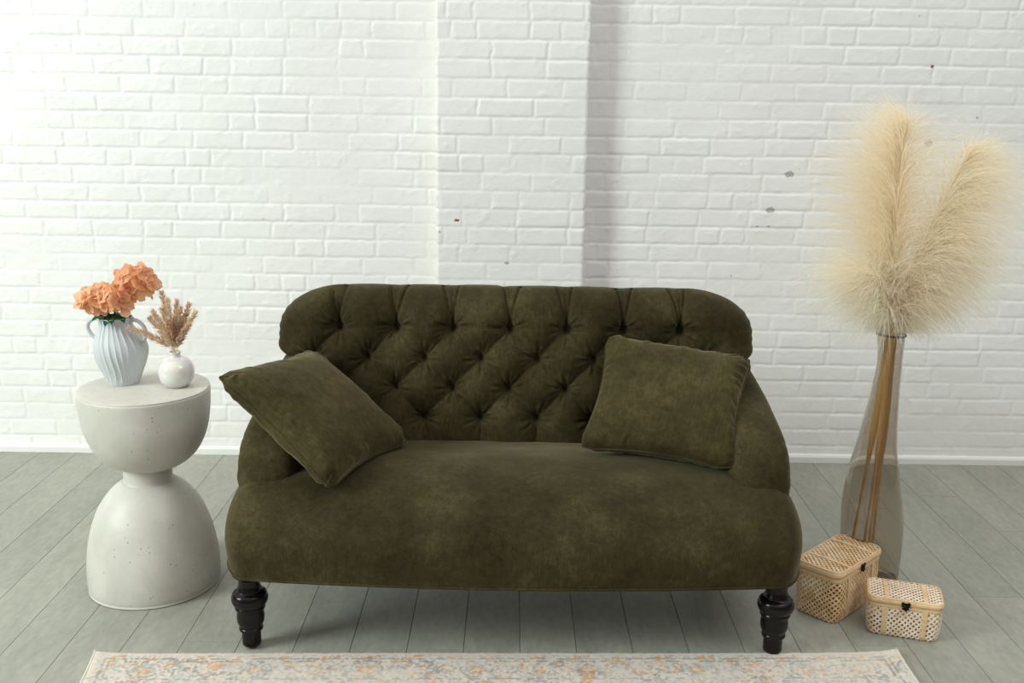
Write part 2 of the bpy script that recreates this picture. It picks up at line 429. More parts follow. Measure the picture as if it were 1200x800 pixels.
# ------------------------------------------------------------------ rug
def rug():
    root = empty('area_rug', (-.02, -1.60, 0))
    tag(root, 'cream oriental-style rug with faded grey and orange pattern lying in front of the sofa', 'rug')
    W = 2.235; L = 1.5
    xs = np.arange(0, W+.001, .0035); ys = np.concatenate([np.arange(0, .32, .0035), np.arange(.32, L+.01, .008)])
    X, Y = np.meshgrid(xs, ys)
    # pattern (rug coordinates: X from left edge, Y from the back edge)
    n1 = fbm(X*60, Y*60, 3, 3); n2 = fbm(X*14, Y*14, 7, 3); n3 = fbm(X*150, Y*150, 9, 2)
    cream = np.array(srgb(208, 199, 186)); grey = np.array(srgb(128, 130, 130)); org = np.array(srgb(214, 150, 66))
    blue = np.array(srgb(172, 184, 182)); pink = np.array(srgb(224, 200, 180)); dk = np.array(srgb(104, 104, 102))
    C = np.ones(X.shape+(3,))*cream
    def put(mask, c):
        nonlocal C
        m = np.clip(mask, 0, 1)[..., None]; C = C*(1-m)+c*m
    dE = np.minimum(np.minimum(X, W-X), np.minimum(Y, L-Y))
    wx = .010*np.sin(X*9)+.006*n2
    wob = .5+.5*n1
    put((np.abs(dE-.038) < .0035)*(n1 > -.25)*.75, grey)
    put((np.abs(dE-.052) < .003)*(n1 > -.1)*.7, dk)
    put((np.abs(dE-.135) < .004)*(n1 > -.2)*.7, grey)
    # small border sprigs
    s = np.where(Y < .2, X, Y) ; per = .115
    ph = (X % per)/per-.5; vine = .040+.010*np.sin(2*PI*X/per*1.0)
    put((np.abs(Y-vine+.006) < .005)*(n1 > .05)*(np.abs(ph) < .36)*.9, org)
    put((np.hypot((ph)*per, (Y-.036)) < .010)*(n3 > -.2)*.85, org)
    # scrolls and rosettes in the main border
    P2 = .30; q = (X % P2)/P2-.5
    for (cx0, cy0, r0, cc) in ((0, .088, .034, blue), (0, .092, .022, org), (0, .092, .010, cream)):
        d = np.hypot(q*P2-cx0, (Y-cy0)*1.15)
        put((d < r0*(1+.18*np.sin(7*np.arctan2(Y-cy0, q*P2-cx0))))*(n1 > -.35)*.85, cc)
    rr = np.hypot(q*P2, (Y-.088)*1.15); put((np.abs(rr-.043) < .0035)*(n1 > -.1)*.7, grey)
    sc = .085+.028*np.sin(2*PI*X/P2*2+1.2)
    put((np.abs(Y-sc) < .0045)*(rr > .05)*(n1 > -.05)*.85, org)
    put((np.abs(Y-sc-.016) < .004)*(rr > .05)*(n1 > -.05)*.7, grey)
    put((fbm(X*34, Y*46, 31, 3) > .22)*(n3 > -.1)*.55*(dE > .03), grey)
    put((fbm(X*30, Y*40, 57, 3) > .34)*.55*(dE > .05), blue)
    put((fbm(X*26, Y*36, 77, 3) > .36)*.6*(dE > .05), pink)
    put((fbm(X*40, Y*40, 97, 3) > .38)*.6*(dE > .05), org)
    # central field : medallion lattice
    a = X/.42; b = Y/.42
    lat = np.abs(np.sin(PI*(a+b)))*np.abs(np.sin(PI*(a-b)))
    put((lat < .09)*(dE > .17)*(n1 > -.2)*.6, grey); put((lat > .82)*(dE > .17)*(n1 > -.2)*.6, org)
    put((np.abs(lat-.45) < .05)*(dE > .17)*(n1 > 0)*.6, blue)
    put((n3 > .25)*.30*(dE > .02), dk); put((n3 < -.3)*.4, np.array(srgb(224, 217, 206)))
    wash = np.clip(.10+.5*fbm(X*7, Y*7, 41, 2), 0, .5); put(wash, cream)
    Zp = .0095+.0012*n3+.0010*n1 - .006*np.exp(-dE/.004)
    corner = np.exp(-np.hypot(X, Y)/.05)*.010+np.exp(-np.hypot(W-X, Y)/.06)*.012
    Zp = Zp+corner
    wav = .003*np.sin(X*2.2+.5)+.0010*fbm(X*30, X*0, 5, 2)
    # plan: back edge slightly turned against the sofa
    def plan(x, y):
        return (x-W/2+.0025*np.sin(y*6)+.13*np.minimum(y, .3)*(1-x/W)**2, -y + (-.034+.068*x/W) + wav*np.exp(-y/.2))
    PXx, PYy = plan(X, Y)
    A = np.stack([PXx, PYy, Zp], -1)
    nr, nc = X.shape
    # skirt
    vs = A.reshape(-1, 3); fs = [grid_faces(nr, nc)[:, ::-1]]
    def skirt(idx):
        nonlocal vs
        base = len(vs); low = vs[idx].copy(); low[:, 2] = .0005+np.maximum(low[:, 2]-.012, 0)*.9; vs = np.concatenate([vs, low])
        a = np.array(idx[:-1]); b = np.array(idx[1:]); k = np.arange(len(idx)-1)+base
        fs.append(np.stack([a, b, k+1, k], 1))
    I = np.arange(nr*nc).reshape(nr, nc)
    for idx in (I[0], I[:, -1], I[-1][::-1], I[:, 0][::-1]): skirt(idx)
    o = mesh_np('pile', vs, np.concatenate(fs), MAT['rug'], root)
    ca = o.data.color_attributes.new('pattern', 'FLOAT_COLOR', 'POINT')
    cc = np.ones((len(vs), 4), dtype=np.float32); cc[:nr*nc, :3] = C.reshape(-1, 3); cc[nr*nc:, :3] = cream
    ca.data.foreach_set('color', cc.ravel())
    for cidx in (0, -1):
        m = MB(); p = A[:, cidx][::3].copy(); p[:, 2] = np.maximum(p[:, 2], .006)-.0008
        m.tube(p, .0048, 8); m.build('bound_edge', MAT['rugedge'], root)
rug()

# ------------------------------------------------------------------ sofa
SX = .012     # sofa centre line
def rounded_box(hx, hy, hz, rx, n=(60, 40, 24)):
    """bmesh-free rounded box as six grids welded by position: returns verts, faces"""
    V = []; F = []; off = 0
    def face(ax, s, na, nb):
        nonlocal off
        a = np.linspace(-1, 1, na); b = np.linspace(-1, 1, nb)
        A_, B_ = np.meshgrid(a, b, indexing='ij'); P = np.zeros((na, nb, 3))
        o = [i for i in range(3) if i != ax]
        P[..., ax] = s; P[..., o[0]] = A_; P[..., o[1]] = B_
        V.append(P.reshape(-1, 3)); f = grid_faces(na, nb, off=off)
        flip = (s > 0) == (ax == 1)
        F.append(f[:, ::-1] if flip else f); off += na*nb
    for s in (-1, 1):
        face(0, s, n[1], n[2]); face(1, s, n[0], n[2]); face(2, s, n[0], n[1])
    V = np.concatenate(V); F = np.concatenate(F)
    # concentrate samples near the edges
    V = np.sign(V)*(1-(1-np.abs(V))**1.6*1.0)
    P = V*np.array([hx, hy, hz])
    rr = np.array(rx, float)
    inner = np.clip(P, -(np.array([hx, hy, hz])-rr), np.array([hx, hy, hz])-rr)
    d = (P-inner)/rr
    l = np.linalg.norm(d, axis=1)
    ok = l > 1e-9
    P2 = P.copy(); P2[ok] = inner[ok]+(d[ok]/l[ok, None])*rr
    # weld
    key = np.round(P2*1e5).astype(np.int64); _, first, inv = np.unique(key, axis=0, return_index=True, return_inverse=True)
    inv = inv.ravel(); F = inv[F]; P2 = P2[first]
    good = np.array([len(set(q)) == 4 for q in F]); 
    faces = [tuple(q) for q in F[good]]
    for q in F[~good]:
        u = []
        for i in q:
            if i not in u: u.append(i)
        if len(u) == 3: faces.append(tuple(u))
    return P2, faces

BX = .1822; Z1 = .798; DZ = .0945; BO = -.022
def buttons():
    L = []
    for r, ks in enumerate(([-3, -2, -1, 0, 1, 2, 3], [-3.5, -2.5, -1.5, -.5, .5, 1.5, 2.5, 3.5], [-3, -2, -1, 0, 1, 2, 3], [-2.5, -1.5, -.5, .5, 1.5, 2.5])):
        for k in ks: L.append((BO+k*BX*(1 if r != 1 or abs(k) < 3 else .98), Z1-r*DZ))
    return L
BTN = buttons()
def tuft(x, s):
    """padding relief; s is arc height (z on the face, continues over the roll)"""
    p = (x-BO)/BX; q = (s-Z1)/(2*DZ)
    a = np.abs(np.sin(PI*(p+q))); b = np.abs(np.sin(PI*(p-q)))
    dia = .78*(a*b)**.95+.22*(a*b)**.38
    up = np.abs(np.sin(PI*p))**.5
    dn = np.abs(np.cos(PI*p))**.5
    t1 = sstep(-.02, .10, q); h = dia*(1-t1)+up*t1
    qb = (s-(Z1-3*DZ))/(2*DZ); t2 = sstep(.0, -.12, qb); h = h*(1-t2)+dn*t2
    # flatten towards the outer ends
    edge = sstep(.60, .70, np.abs(x)); h = h*(1-edge)+.80*edge
    topf = sstep(Z1+.05, Z1+.20, s); h = h*(1-.85*topf)+.80*.85*topf
    H = .027*(h-.8)
    r_ = np.random.default_rng(5)
    for (bx, bz) in BTN:
        dx = x-bx; dz = s-bz; m = (np.abs(dx) < .12) & (np.abs(dz) < .12)
        d = np.hypot(dx[m], dz[m]); th = np.arctan2(dz[m], dx[m])
        dd = -.024*np.exp(-(d/.0165)**2)-.010*np.exp(-(d/.045)**2)
        w1, w2, w3 = r_.uniform(0, 2*PI, 3)
        wr = (.0011*np.cos(9*th+w1)+.0009*np.cos(14*th+w2)+.0007*np.cos(21*th+w3))*np.exp(-((d-.030)/.022)**2)
        # short pleats straight below and above each button
        pl = -.0030*np.exp(-(dx[m]/.0035)**2)*np.exp(-((d-.03)/.03)**2)
        H[m] += dd+wr*2.2+pl
    # V-shaped fold over the roll above the first row
    for k in range(-3, 4):
        xx = x-BO-k*BX; up_ = np.clip(s-Z1, 0, 1)
        for sg in (-1, 1):
            line = xx-sg*up_*(.16+.05*math.sin(k*3+sg))
            H -= .0105*np.exp(-(line/.0048)**2)*sstep(.0, .02, s-Z1)*np.exp(-np.clip(s-Z1-.14, 0, 1)/.06)
    return H
def sofa():
    root = empty('sofa', (SX, -1.25, 0))
    tag(root, 'olive green velvet sofa with a button-tufted rolled back and black turned legs', 'sofa')
    def L(v):  # world -> local of the root
        return np.asarray(v)-np.array([SX, -1.25, 0])
    vel = MAT['velvet']
    # ---- seat
    hx, hy, hz = .812, .36, .26
    P, F = rounded_box(hx, hy, hz, (.090, .20, .165), (110, 70, 56))
    # centre of the box
    cy, cz = -1.265, .207
    X = P[:, 0]; Y = P[:, 1]+cy; Z = P[:, 2]+cz
    fr = sstep(-.9, -1.62, Y)
    Y = Y-.045*fr*(1-(X/hx)**2)+.0
    tp = np.clip((P[:, 2]-.05)/(hz-.05), 0, 1)
    Z = Z+tp*.018*(1-(X/hx)**2)*(1-((P[:, 1]+.05)/hy)**2)
    Z = Z-tp*.012*sstep(-1.35, -1.62, Y)-tp*.030*sstep(-1.35, -1.05, Y)
    # narrower just above the bottom edge, fuller in the middle of the front
    k = (Z-.235)/.235
    Y = Y-.012*fr*np.sin(np.clip(k, 0, 1)*PI)
    X = X*(1+.006*np.sin(np.clip(k, 0, 1)*PI))
    zb = .232+.0*X
    Z = np.maximum(Z, zb)
    lump = fbm(X*5+3, Y*7+Z*5, 61, 3)
    Z = Z+tp*.004*lump; Y = Y-fr*.004*lump
    seat = mesh_np('seat', L(np.stack([X+SX, Y, Z], 1)), F, vel, root)
    # ---- front welt along the lower edge
    low = np.stack([X, Y], 1)[Z < zb+1e-6]; low = low[np.lexsort((low[:, 1], low[:, 0]))]
    def half(Q):
        h = []
        for q in Q:
            while len(h) > 1 and (h[-1][0]-h[-2][0])*(q[1]-h[-2][1])-(h[-1][1]-h[-2][1])*(q[0]-h[-2][0]) <= 0: h.pop()
            h.append(q)
        return h[:-1]
    hull = np.array(half(list(low))+half(list(low[::-1]))); hull = np.concatenate([hull, hull[:1]])
    sg_ = np.concatenate([[0], np.cumsum(np.linalg.norm(np.diff(hull, axis=0), axis=1))]); uu = np.linspace(0, sg_[-1], 401)[:-1]
    P_ = np.stack([np.interp(uu, sg_, hull[:, 0])+SX, np.interp(uu, sg_, hull[:, 1]), np.full(400, .236)], 1)
    m = MB(); m.tube(L(P_), .0045, 8, closed=True); m.build('welt', vel, root)
    # ---- backrest : loft
    rows = []
    for z in np.linspace(.25, .70, 130): rows.append((z, None))
    for z in np.linspace(.7035, .80, 34): rows.append((z, None))
    for ph in np.linspace(.02, PI/2, 52): rows.append((None, ph))
    Rz = .118
    nf = 430; nb = 90
    def xs(n):
        u = np.linspace(-1, 1, n)
        return np.sign(u)*(1-(1-np.abs(u))**1.35)
    uf = xs(nf); ub = xs(nb)[::-1]
    G = []; 
    for (z, ph) in rows:
        if ph is None: zz = z; c = 1.
        else: zz = .80+Rz*math.sin(ph); c = math.cos(ph)
        roll = float(sstep(.66, .76, zz)); yF0 = -1.075+.20*(min(zz, .80)-.45)
        T = (.062+.045*roll)*(c if ph is not None else 1)
        yc = (yF0+(.062+.045*roll))
        W = .690+.085*float(sstep(.655, .725, zz))
        if zz > .775: W -= .235*(1-math.sqrt(max(0, 1-((zz-.775)/.1435)**2)))
        if zz < .66: W = .69
        Rr = .045+.065*roll
        def e(u):
            d = W*(1-np.abs(u)); t = np.clip(d/Rr, 0, 1); return np.sqrt(np.clip(1-(1-t)**2, 0, 1))
        # corner faces stay round
        xf = uf*W; yf = yc-T*e(uf)
        xb = ub[1:-1]*W; yb = yc+T*e(ub[1:-1])
        s_ = zz if ph is None else .80+.112*ph
        line = np.concatenate([np.stack([xf, yf, np.full(nf, zz)], 1), np.stack([xb, yb, np.full(nb-2, zz)], 1)])
        G.append((line, s_))
    A = np.array([g[0] for g in G]); S = np.array([g[1] for g in G])
    nr, nc, _ = A.shape
    # normals
    dc = np.roll(A, -1, 1)-np.roll(A, 1, 1); dr = np.gradient(A, axis=0)
    N = np.cross(dc, dr); N /= np.linalg.norm(N, axis=2)[..., None]+1e-12
    Xc = A[:, :, 0]; Sc = np.repeat(S[:, None], nc, 1)
    ring_ph = np.array([0 if ph is None else ph for z, ph in rows])
    Sb = Sc.copy(); Sb[:, nf:] = (.80+.112*(PI-ring_ph))[:, None]
    H = tuft(Xc, Sb)
    fm = np.zeros(nc); fm[:nf] = 1
    fm = np.maximum(fm[None, :], sstep(.5, 1.0, ring_ph)[:, None])
    endf = sstep(0, .05, (np.abs(A[:, :nf, 0]).max(1)[:, None]-np.abs(Xc)))
    mask = fm*endf
    H = H*mask
    # gathered nicks around the outer ends of the roll
    nick = .0010*np.sin(Sc*230+Xc*20)*sstep(.70, .76, np.abs(Xc))*sstep(.70, .74, Sc)
    H = H+nick+.0025*fbm(Xc*6+9, Sc*8, 71, 3)
    A2 = A+N*H[..., None]
    V = A2.reshape(-1, 3); F = [tuple(q) for q in grid_faces(nr, nc, wrap_c=True)]
    # close the crown between the front and back edge
    tr = (nr-1)*nc; capf = []
    V = list(map(tuple, V)); 
    V = np.array(V); V[:, 0] += SX
    mesh_np('backrest', L(V), F, vel, root)
    # bottom cap is inside the frame; buttons
    def face_y(x, s):
        j = int(np.argmin(np.abs(S-s))); i = int(np.argmin(np.abs(A2[j, :nf, 0]-x))); return A2[j, i], N[j, i]
    bm = bmesh.new(); bmesh.ops.create_uvsphere(bm, u_segments=16, v_segments=8, radius=.0095)
    for v in bm.verts: v.co.y *= .5
    me = bpy.data.meshes.new('button'); bm.to_mesh(me); bm.free()
    for p in me.polygons: p.use_smooth = True
    me.materials.append(MAT['velvet_dark'])
    for (bx, bz) in BTN:
        p, n = face_y(bx, bz); q = p+n*.001
        o = bpy.data.objects.new('button', me); COL.objects.link(o); o.parent = root
        o.location = tuple(L(q+np.array([SX, 0, 0])))
        o.rotation_euler = Vector(n).to_track_quat('-Y', 'Z').to_euler()
    # ---- arms
    for sg in (-1, 1):
        path = smooth_profile([(.690, -.96, .715, .075), (.690, -1.07, .690, .085), (.694, -1.20, .652, .092), (.698, -1.32, .608, .098),
                               (.700, -1.41, .555, .100), (.700, -1.475, .480, .092), (.700, -1.50, .425, .080)], 10)  # x, y, top z, half width
        NP = len(path); n = 56; th = np.linspace(0, 2*PI, n, endpoint=False); V = []
        tang = np.gradient(path[:, :3], axis=0); tang /= np.linalg.norm(tang, axis=1)[:, None]
        for i, (x, y, z, hw) in enumerate(path):
            # section lies across the path; top of section at z
            bot = .36
            tn = tang[i]; upv = np.cross(np.array([1., 0, 0]), tn); upv /= np.linalg.norm(upv)
            if upv[2] < 0: upv = -upv
            top = np.array([x, y, z])
            lean = min(1., i/NP*1.25)
            H = .24 if i < NP*.5 else .24-.10*((i/NP-.5)/.5)
            c = top-upv*H/2
            ex = .62
            cx = np.sign(np.cos(th))*np.abs(np.cos(th))**ex*hw; cz = np.sign(np.sin(th))*np.abs(np.sin(th))**.8*H/2
            # outer side bulges a bit more than the inner
            cx = np.where(np.cos(th) > 0, cx*1.0, cx*1.0)
            pl = 0
            ring = c[None, :]+cx[:, None]*np.array([1., 0, 0])+cz[:, None]*upv
            V.append(ring)
        A = np.array(V)
        # outward displacement: seams/pleats near the front outer curve
        dc = np.roll(A, -1, 1)-np.roll(A, 1, 1); dr = np.gradient(A, axis=0); Nn = np.cross(dc, dr); Nn /= np.linalg.norm(Nn, axis=2)[..., None]+1e-12
        if (Nn[5, :, 0]*np.cos(th)).sum() < 0: Nn = -Nn
        TT = np.repeat(th[None, :], NP, 0); II = np.repeat(np.arange(NP)[:, None]/NP, n, 1)
        H = .003*fbm(II*6, TT*2+sg, 15, 3)
        for c0_ in (.70, .80, .60):
            H -= .004*np.exp(-((II-c0_-.05*(TT-.9))/.012)**2)*np.exp(-((TT-.75)/.35)**2)
        A = A+Nn*H[..., None]
        capc = A[-1].mean(0)
        V = [A.reshape(-1, 3)]
        extra = []
        for k in range(1, 7):  # rounded nose
            a = k/6*PI/2; ring = capc+(A[-1]-capc)*math.cos(a)+tang[-1]*.055*math.sin(a); extra.append(ring)
        V.append(np.concatenate(extra)); V = np.concatenate(V)
        F = [tuple(q) for q in grid_faces(NP+6, n, wrap_c=True)]; F.append(tuple(range(n)))
        V[:, 0] *= sg
        V[:, 0] += SX
        if sg < 0: F = [f[::-1] for f in F]
        mesh_np('armrest', L(V), F, vel, root)
    # ---- turned legs
    prof = smooth_profile([(.001, .234), (.043, .234), (.043, .222), (.032, .214), (.029, .196), (.034, .180), (.0355, .176), (.046, .168), (.0505, .152), (.047, .138),
                           (.040, .133), (.042, .127), (.041, .121), (.036, .116), (.038, .100), (.037, .082), (.031, .068), (.033, .063), (.0325, .057), (.027, .053), (.026, .030), (.024, .010), (.001, .010)], 5)
    v, f = lathe(prof, 40); lm = None
    foot_v, foot_f = lathe([(.001, .0105), (.012, .0105), (.014, .006), (.012, 0), (.001, 0)], 20)
    for i, (x, y) in enumerate(((-.720, -1.575), (.755-.01, -1.572), (-.66, -.98), (.68, -.98))):
        if lm is None:
            o = mesh_np('leg', v, f, MAT['blackwood'], root); lm = o.data
            g = mesh_np('foot_pad', foot_v, foot_f, MAT['foot'], o); fmesh = g.data
        else:
            o = bpy.data.objects.new('leg', lm); COL.objects.link(o); o.parent = root
            g = bpy.data.objects.new('foot_pad', fmesh); COL.objects.link(g); g.parent = o
        o.location = (x-SX, y+1.25, 0)
sofa()

# ------------------------------------------------------------------ pillows
def pillow(corners, label, seed, thick=.086, puff=None):
    """corners TL, TR, BR, BL in world; ears and seam"""
    C = [Vector(c) for c in corners]; cen = sum(C, Vector())/4
    ex = ((C[1]-C[0])+(C[2]-C[3])).normalized(); ez = ((C[0]-C[3])+(C[1]-C[2])).normalized()
    nrm = ex.cross(ez).normalized(); nrm = -nrm if nrm.y > 0 else nrm   # towards the viewer
    root = empty('throw_pillow', cen); tag(root, label, 'pillow', None)
    R = Matrix((ex, -nrm, ez)).transposed().to_4x4()
    root.rotation_euler = R.to_euler()
    Ri = R.to_3x3().inverted()
    lc = [np.array(Ri @ (c-cen)) for c in C]
    n = 130
    u = np.linspace(-1, 1, n); u = np.sign(u)*(1-(1-np.abs(u))**1.25); U_, V_ = np.meshgrid(u, u)
    def plan(U_, V_):
        a = (1+U_)/2; b = (1+V_)/2
        base = [(lc[3][i]*(1-a)+lc[2][i]*a)*(1-b)+(lc[0][i]*(1-a)+lc[1][i]*a)*b for i in range(3)]
        pin = .135
        base[0] = base[0]*(1-pin*np.cos(V_*PI/2)**.8*np.abs(U_)**2)
        base[2] = base[2]*(1-pin*np.cos(U_*PI/2)**.8*np.abs(V_)**2)
        return base
    bx, by, bz = plan(U_, V_)
    # round corner tips
    rc = sstep(.80, 1.35, np.sqrt(U_**2+V_**2)-0) ; 
    k = 1.012-.075*sstep(.74, 1, np.abs(U_))*sstep(.74, 1, np.abs(V_)); bx = bx*k; bz = bz*k
    T = thick*((1-U_**2)*(1-V_**2)+1e-9)**.40
    # gathers that run in from the seams
    de = np.minimum(1-np.abs(U_), 1-np.abs(V_)); along = np.where(1-np.abs(U_) < 1-np.abs(V_), V_, U_)
    g = (1+1.1*np.exp(-((1-np.abs(along))/.22)**2))*(.35+.65*np.abs(vnoise(U_*2.2+9, V_*2.2, seed+2)))*vnoise(along*13+1.5*vnoise(U_*4, V_*4, seed+7)+7*(np.abs(U_) > np.abs(V_)), de*2.0+seed, seed)*.0085*np.exp(-((de-.09)/.11)**2)
    g2 = .0030*fbm(U_*3, V_*3, seed+4, 3)*sstep(0, .2, de)
    front = np.stack([bx, by-T-(g+g2)*sstep(0, .04, de), bz], -1)
    back = np.stack([bx, by+T*.85+(g*.8)*sstep(0, .04, de), bz], -1)
    V = np.concatenate([front.reshape(-1, 3), back.reshape(-1, 3)])
    F = np.concatenate([grid_faces(n, n), grid_faces(n, n, off=n*n)[:, ::-1]])
    key = np.round(V*1e5).astype(np.int64)
    o = mesh_np('cover', V, F, MAT['velvet_pillow'], root)
    bmm = bmesh.new(); bmm.from_mesh(o.data); bmesh.ops.remove_doubles(bmm, verts=bmm.verts, dist=.0004); bmm.to_mesh(o.data); bmm.free()
    # seam cord
    ring = []
    for s in np.linspace(-1, 1, 60)[:-1]: ring.append((s, 1.))
    for s in np.linspace(1, -1, 60)[:-1]: ring.append((1., s))
    for s in np.linspace(1, -1, 60)[:-1]: ring.append((s, -1.))
    for s in np.linspace(-1, 1, 60)[:-1]: ring.append((-1., s))
    ring = np.array(ring); a, b, c = plan(ring[:, 0], ring[:, 1]); k = 1.012-.075*sstep(.74, 1, np.minimum(np.abs(ring[:, 0]), np.abs(ring[:, 1])))
    m = MB(); P = np.stack([a*k, b, c*k], 1)
    P = (P+np.roll(P, 1, 0)+np.roll(P, -1, 0))/3
    m.tube(P, .0038, 8, closed=True); m.build('piping', MAT['velvet_pillow'], root)
    return root
pillow([(.308, -.985, .783), (.765, -1.10, .740), (.640, -1.44, .487), (.185, -1.31, .505)],
       'square olive velvet pillow leaning on the sofa back by the right armrest', 3)
pillow([(-.838, -1.433, .752), (-.645, -1.032, .727), (-.300, -1.187, .475), (-.482, -1.598, .478)],
       'square olive velvet pillow tipped over the left armrest, nearest the side table', 8)

# ------------------------------------------------------------------ side table
TX, TY = -1.128, -1.185
def side_table():
    root = empty('side_table', (TX, TY, 0))
    tag(root, 'pale speckled hourglass-shaped stone side table left of the sofa', 'side table')
    low = smooth_profile([(.001, 0), (.10, 0), (.190, 0), (.1975, .010), (.1995, .035), (.198, .085), (.190, .145), (.175, .205), (.152, .262), (.118, .310), (.088, .336), (.076, .343)], 7)
    neck = smooth_profile([(.0755, .343), (.0725, .350), (.0722, .37), (.073, .392)], 5)
    bowl = smooth_profile([(.073, .392), (.092, .397), (.120, .412), (.148, .440), (.170, .480), (.185, .528), (.1925, .580), (.1955, .625), (.1935, .638), (.186, .643), (.12, .6435), (.001, .6435)], 7)
    rr = np.random.default_rng(1)
    for name, pr in (('base', low), ('neck', neck), ('table_top', bowl)):
        v, f = lathe(pr, 120, lambda th, z, r: r*(1+.006*np.sin(th*2+z*6)+.003*np.sin(th*5+z*15)))
        if name == 'table_top': v[:, 0] += .008; v[:, 2] += .003*(v[:, 0]/.19)*0
        mesh_np(name, v, f, MAT['stone'], root)
side_table()
TOP = .6438

# ------------------------------------------------------------------ ribbed vase
VX, VY = -1.196, -1.145
def ribbed_vase():
    root = empty('ribbed_vase', (VX, VY, TOP), math.radians(-8))
    tag(root, 'pale blue-grey vase with wavy ribs and two handles holding peach flowers', 'vase')
    H = .207
    pts = [(.001, 0), (.040, 0), (.0465, .004), (.056, .030), (.070, .065), (.0775, .098), (.0745, .128), (.062, .155), (.050, .176), (.0475, .190), (.051, H)]
    pr = smooth_profile(pts, 10)
    inner = [(.0475, H-.001), (.044, .19), (.046, .175), (.058, .152), (.070, .12), (.072, .09), (.05, .02), (.001, .012)]
    def fr(th, z, r):
        a = 25*(th+.06*np.sin(z*22+th*2.0)+.035*np.sin(z*45+th*3+1)+.03*np.sin(z*14+th*7))
        amp = float(sstep(.002, .02, z)*(1-sstep(H-.010, H, z)))*(r/.075)**.5
        rid = (1-np.abs(np.sin(a/2)))**1.6
        return r+amp*(.0040*rid-.0012)*(.7+.3*np.sin(th*5+z*30))
    v, f = lathe(pr, 500, fr); v2, f2 = lathe(smooth_profile(inner, 4), 500)
    v[:, 0] -= .013*sstep(.10, .19, v[:, 2]); v2[:, 0] -= .013*sstep(.10, .19, v2[:, 2])
    V = np.concatenate([v, v2]); f2 = f2+len(v)
    br = np.array([[(len(pr)-1)*500+i, (len(pr)-1)*500+(i+1) % 500, len(v)+(i+1) % 500, len(v)+i] for i in range(500)])
    mesh_np('vessel', V, np.concatenate([f, f2, br]), MAT['bluevase'], root)
    for sg in (-1, 1):
        pts = smooth_profile([(.046, 0, .196), (.066, 0, .199), (.087, 0, .186), (.0935, 0, .165), (.084, 0, .142), (.066, 0, .133), (.055, 0, .140)], 8)
        pts[:, 0] *= sg; pts[:, 0] -= .013*sstep(.10, .19, pts[:, 2])
        m = MB(); m.tube(pts, .0062, 14); m.build('handle', MAT['bluevase'], root)
ribbed_vase()

# ------------------------------------------------------------------ hydrangeas
def floret_mesh(seed):
    r = random.Random(seed); m = MB(); n = 7
    for k in range(4):
        a = k*PI/2+r.uniform(-.15, .15); L = .0285*r.uniform(.92, 1.1); W = .030*r.uniform(.92, 1.1); cup = r.uniform(.05, .55)
        V = []
        for i in range(n):
            t_ = i/(n-1)
            for j in range(n):
                s_ = (j/(n-1)*2-1)
                wid = W*(math.sin(PI*min(1, (t_*.93+.05)**1.25))**.5)*.55
                x = .002+L*t_*(1-.10*s_*s_*t_); y = s_*wid
                z = L*(cup*t_*t_*.6-.10*math.sin(t_*PI))+.0035*s_*s_*(1 if k % 2 else -1)*r.uniform(.6, 1)+.0012*math.sin(t_*9+s_*4+seed)
                V.append((x*math.cos(a)-y*math.sin(a), x*math.sin(a)+y*math.cos(a), z+.0012*(k % 2)))
        m.add(V, [tuple(q) for q in grid_faces(n, n)])
    me_o = m.build('floret', MAT['petal'])
    me = me_o.data; bpy.data.objects.remove(me_o)
    return me
FLM = [floret_mesh(i) for i in range(6)]
bmb = bmesh.new(); bmesh.ops.create_icosphere(bmb, subdivisions=2, radius=.0026); BEAD = bpy.data.meshes.new('flower_centre'); bmb.to_mesh(BEAD); bmb.free(); BEAD.materials.append(MAT['bead'])
def leaf_mesh():
    m = MB(); n = 11; V = []
    for i in range(n):
        t_ = i/(n-1)
        for j in range(7):
            s_ = j/3-1; wid = .030*math.sin(PI*(t_*.96+.02))**.8
            V.append((t_*.095, s_*wid, -.045*t_*t_+.010*abs(s_)+.0015*math.sin(t_*40)*abs(s_)))
    m.add(V, [tuple(q) for q in grid_faces(n, 7)]); o = m.build('leaf', MAT['leaf']); me = o.data; bpy.data.objects.remove(o)
    return me
LEAF = leaf_mesh()
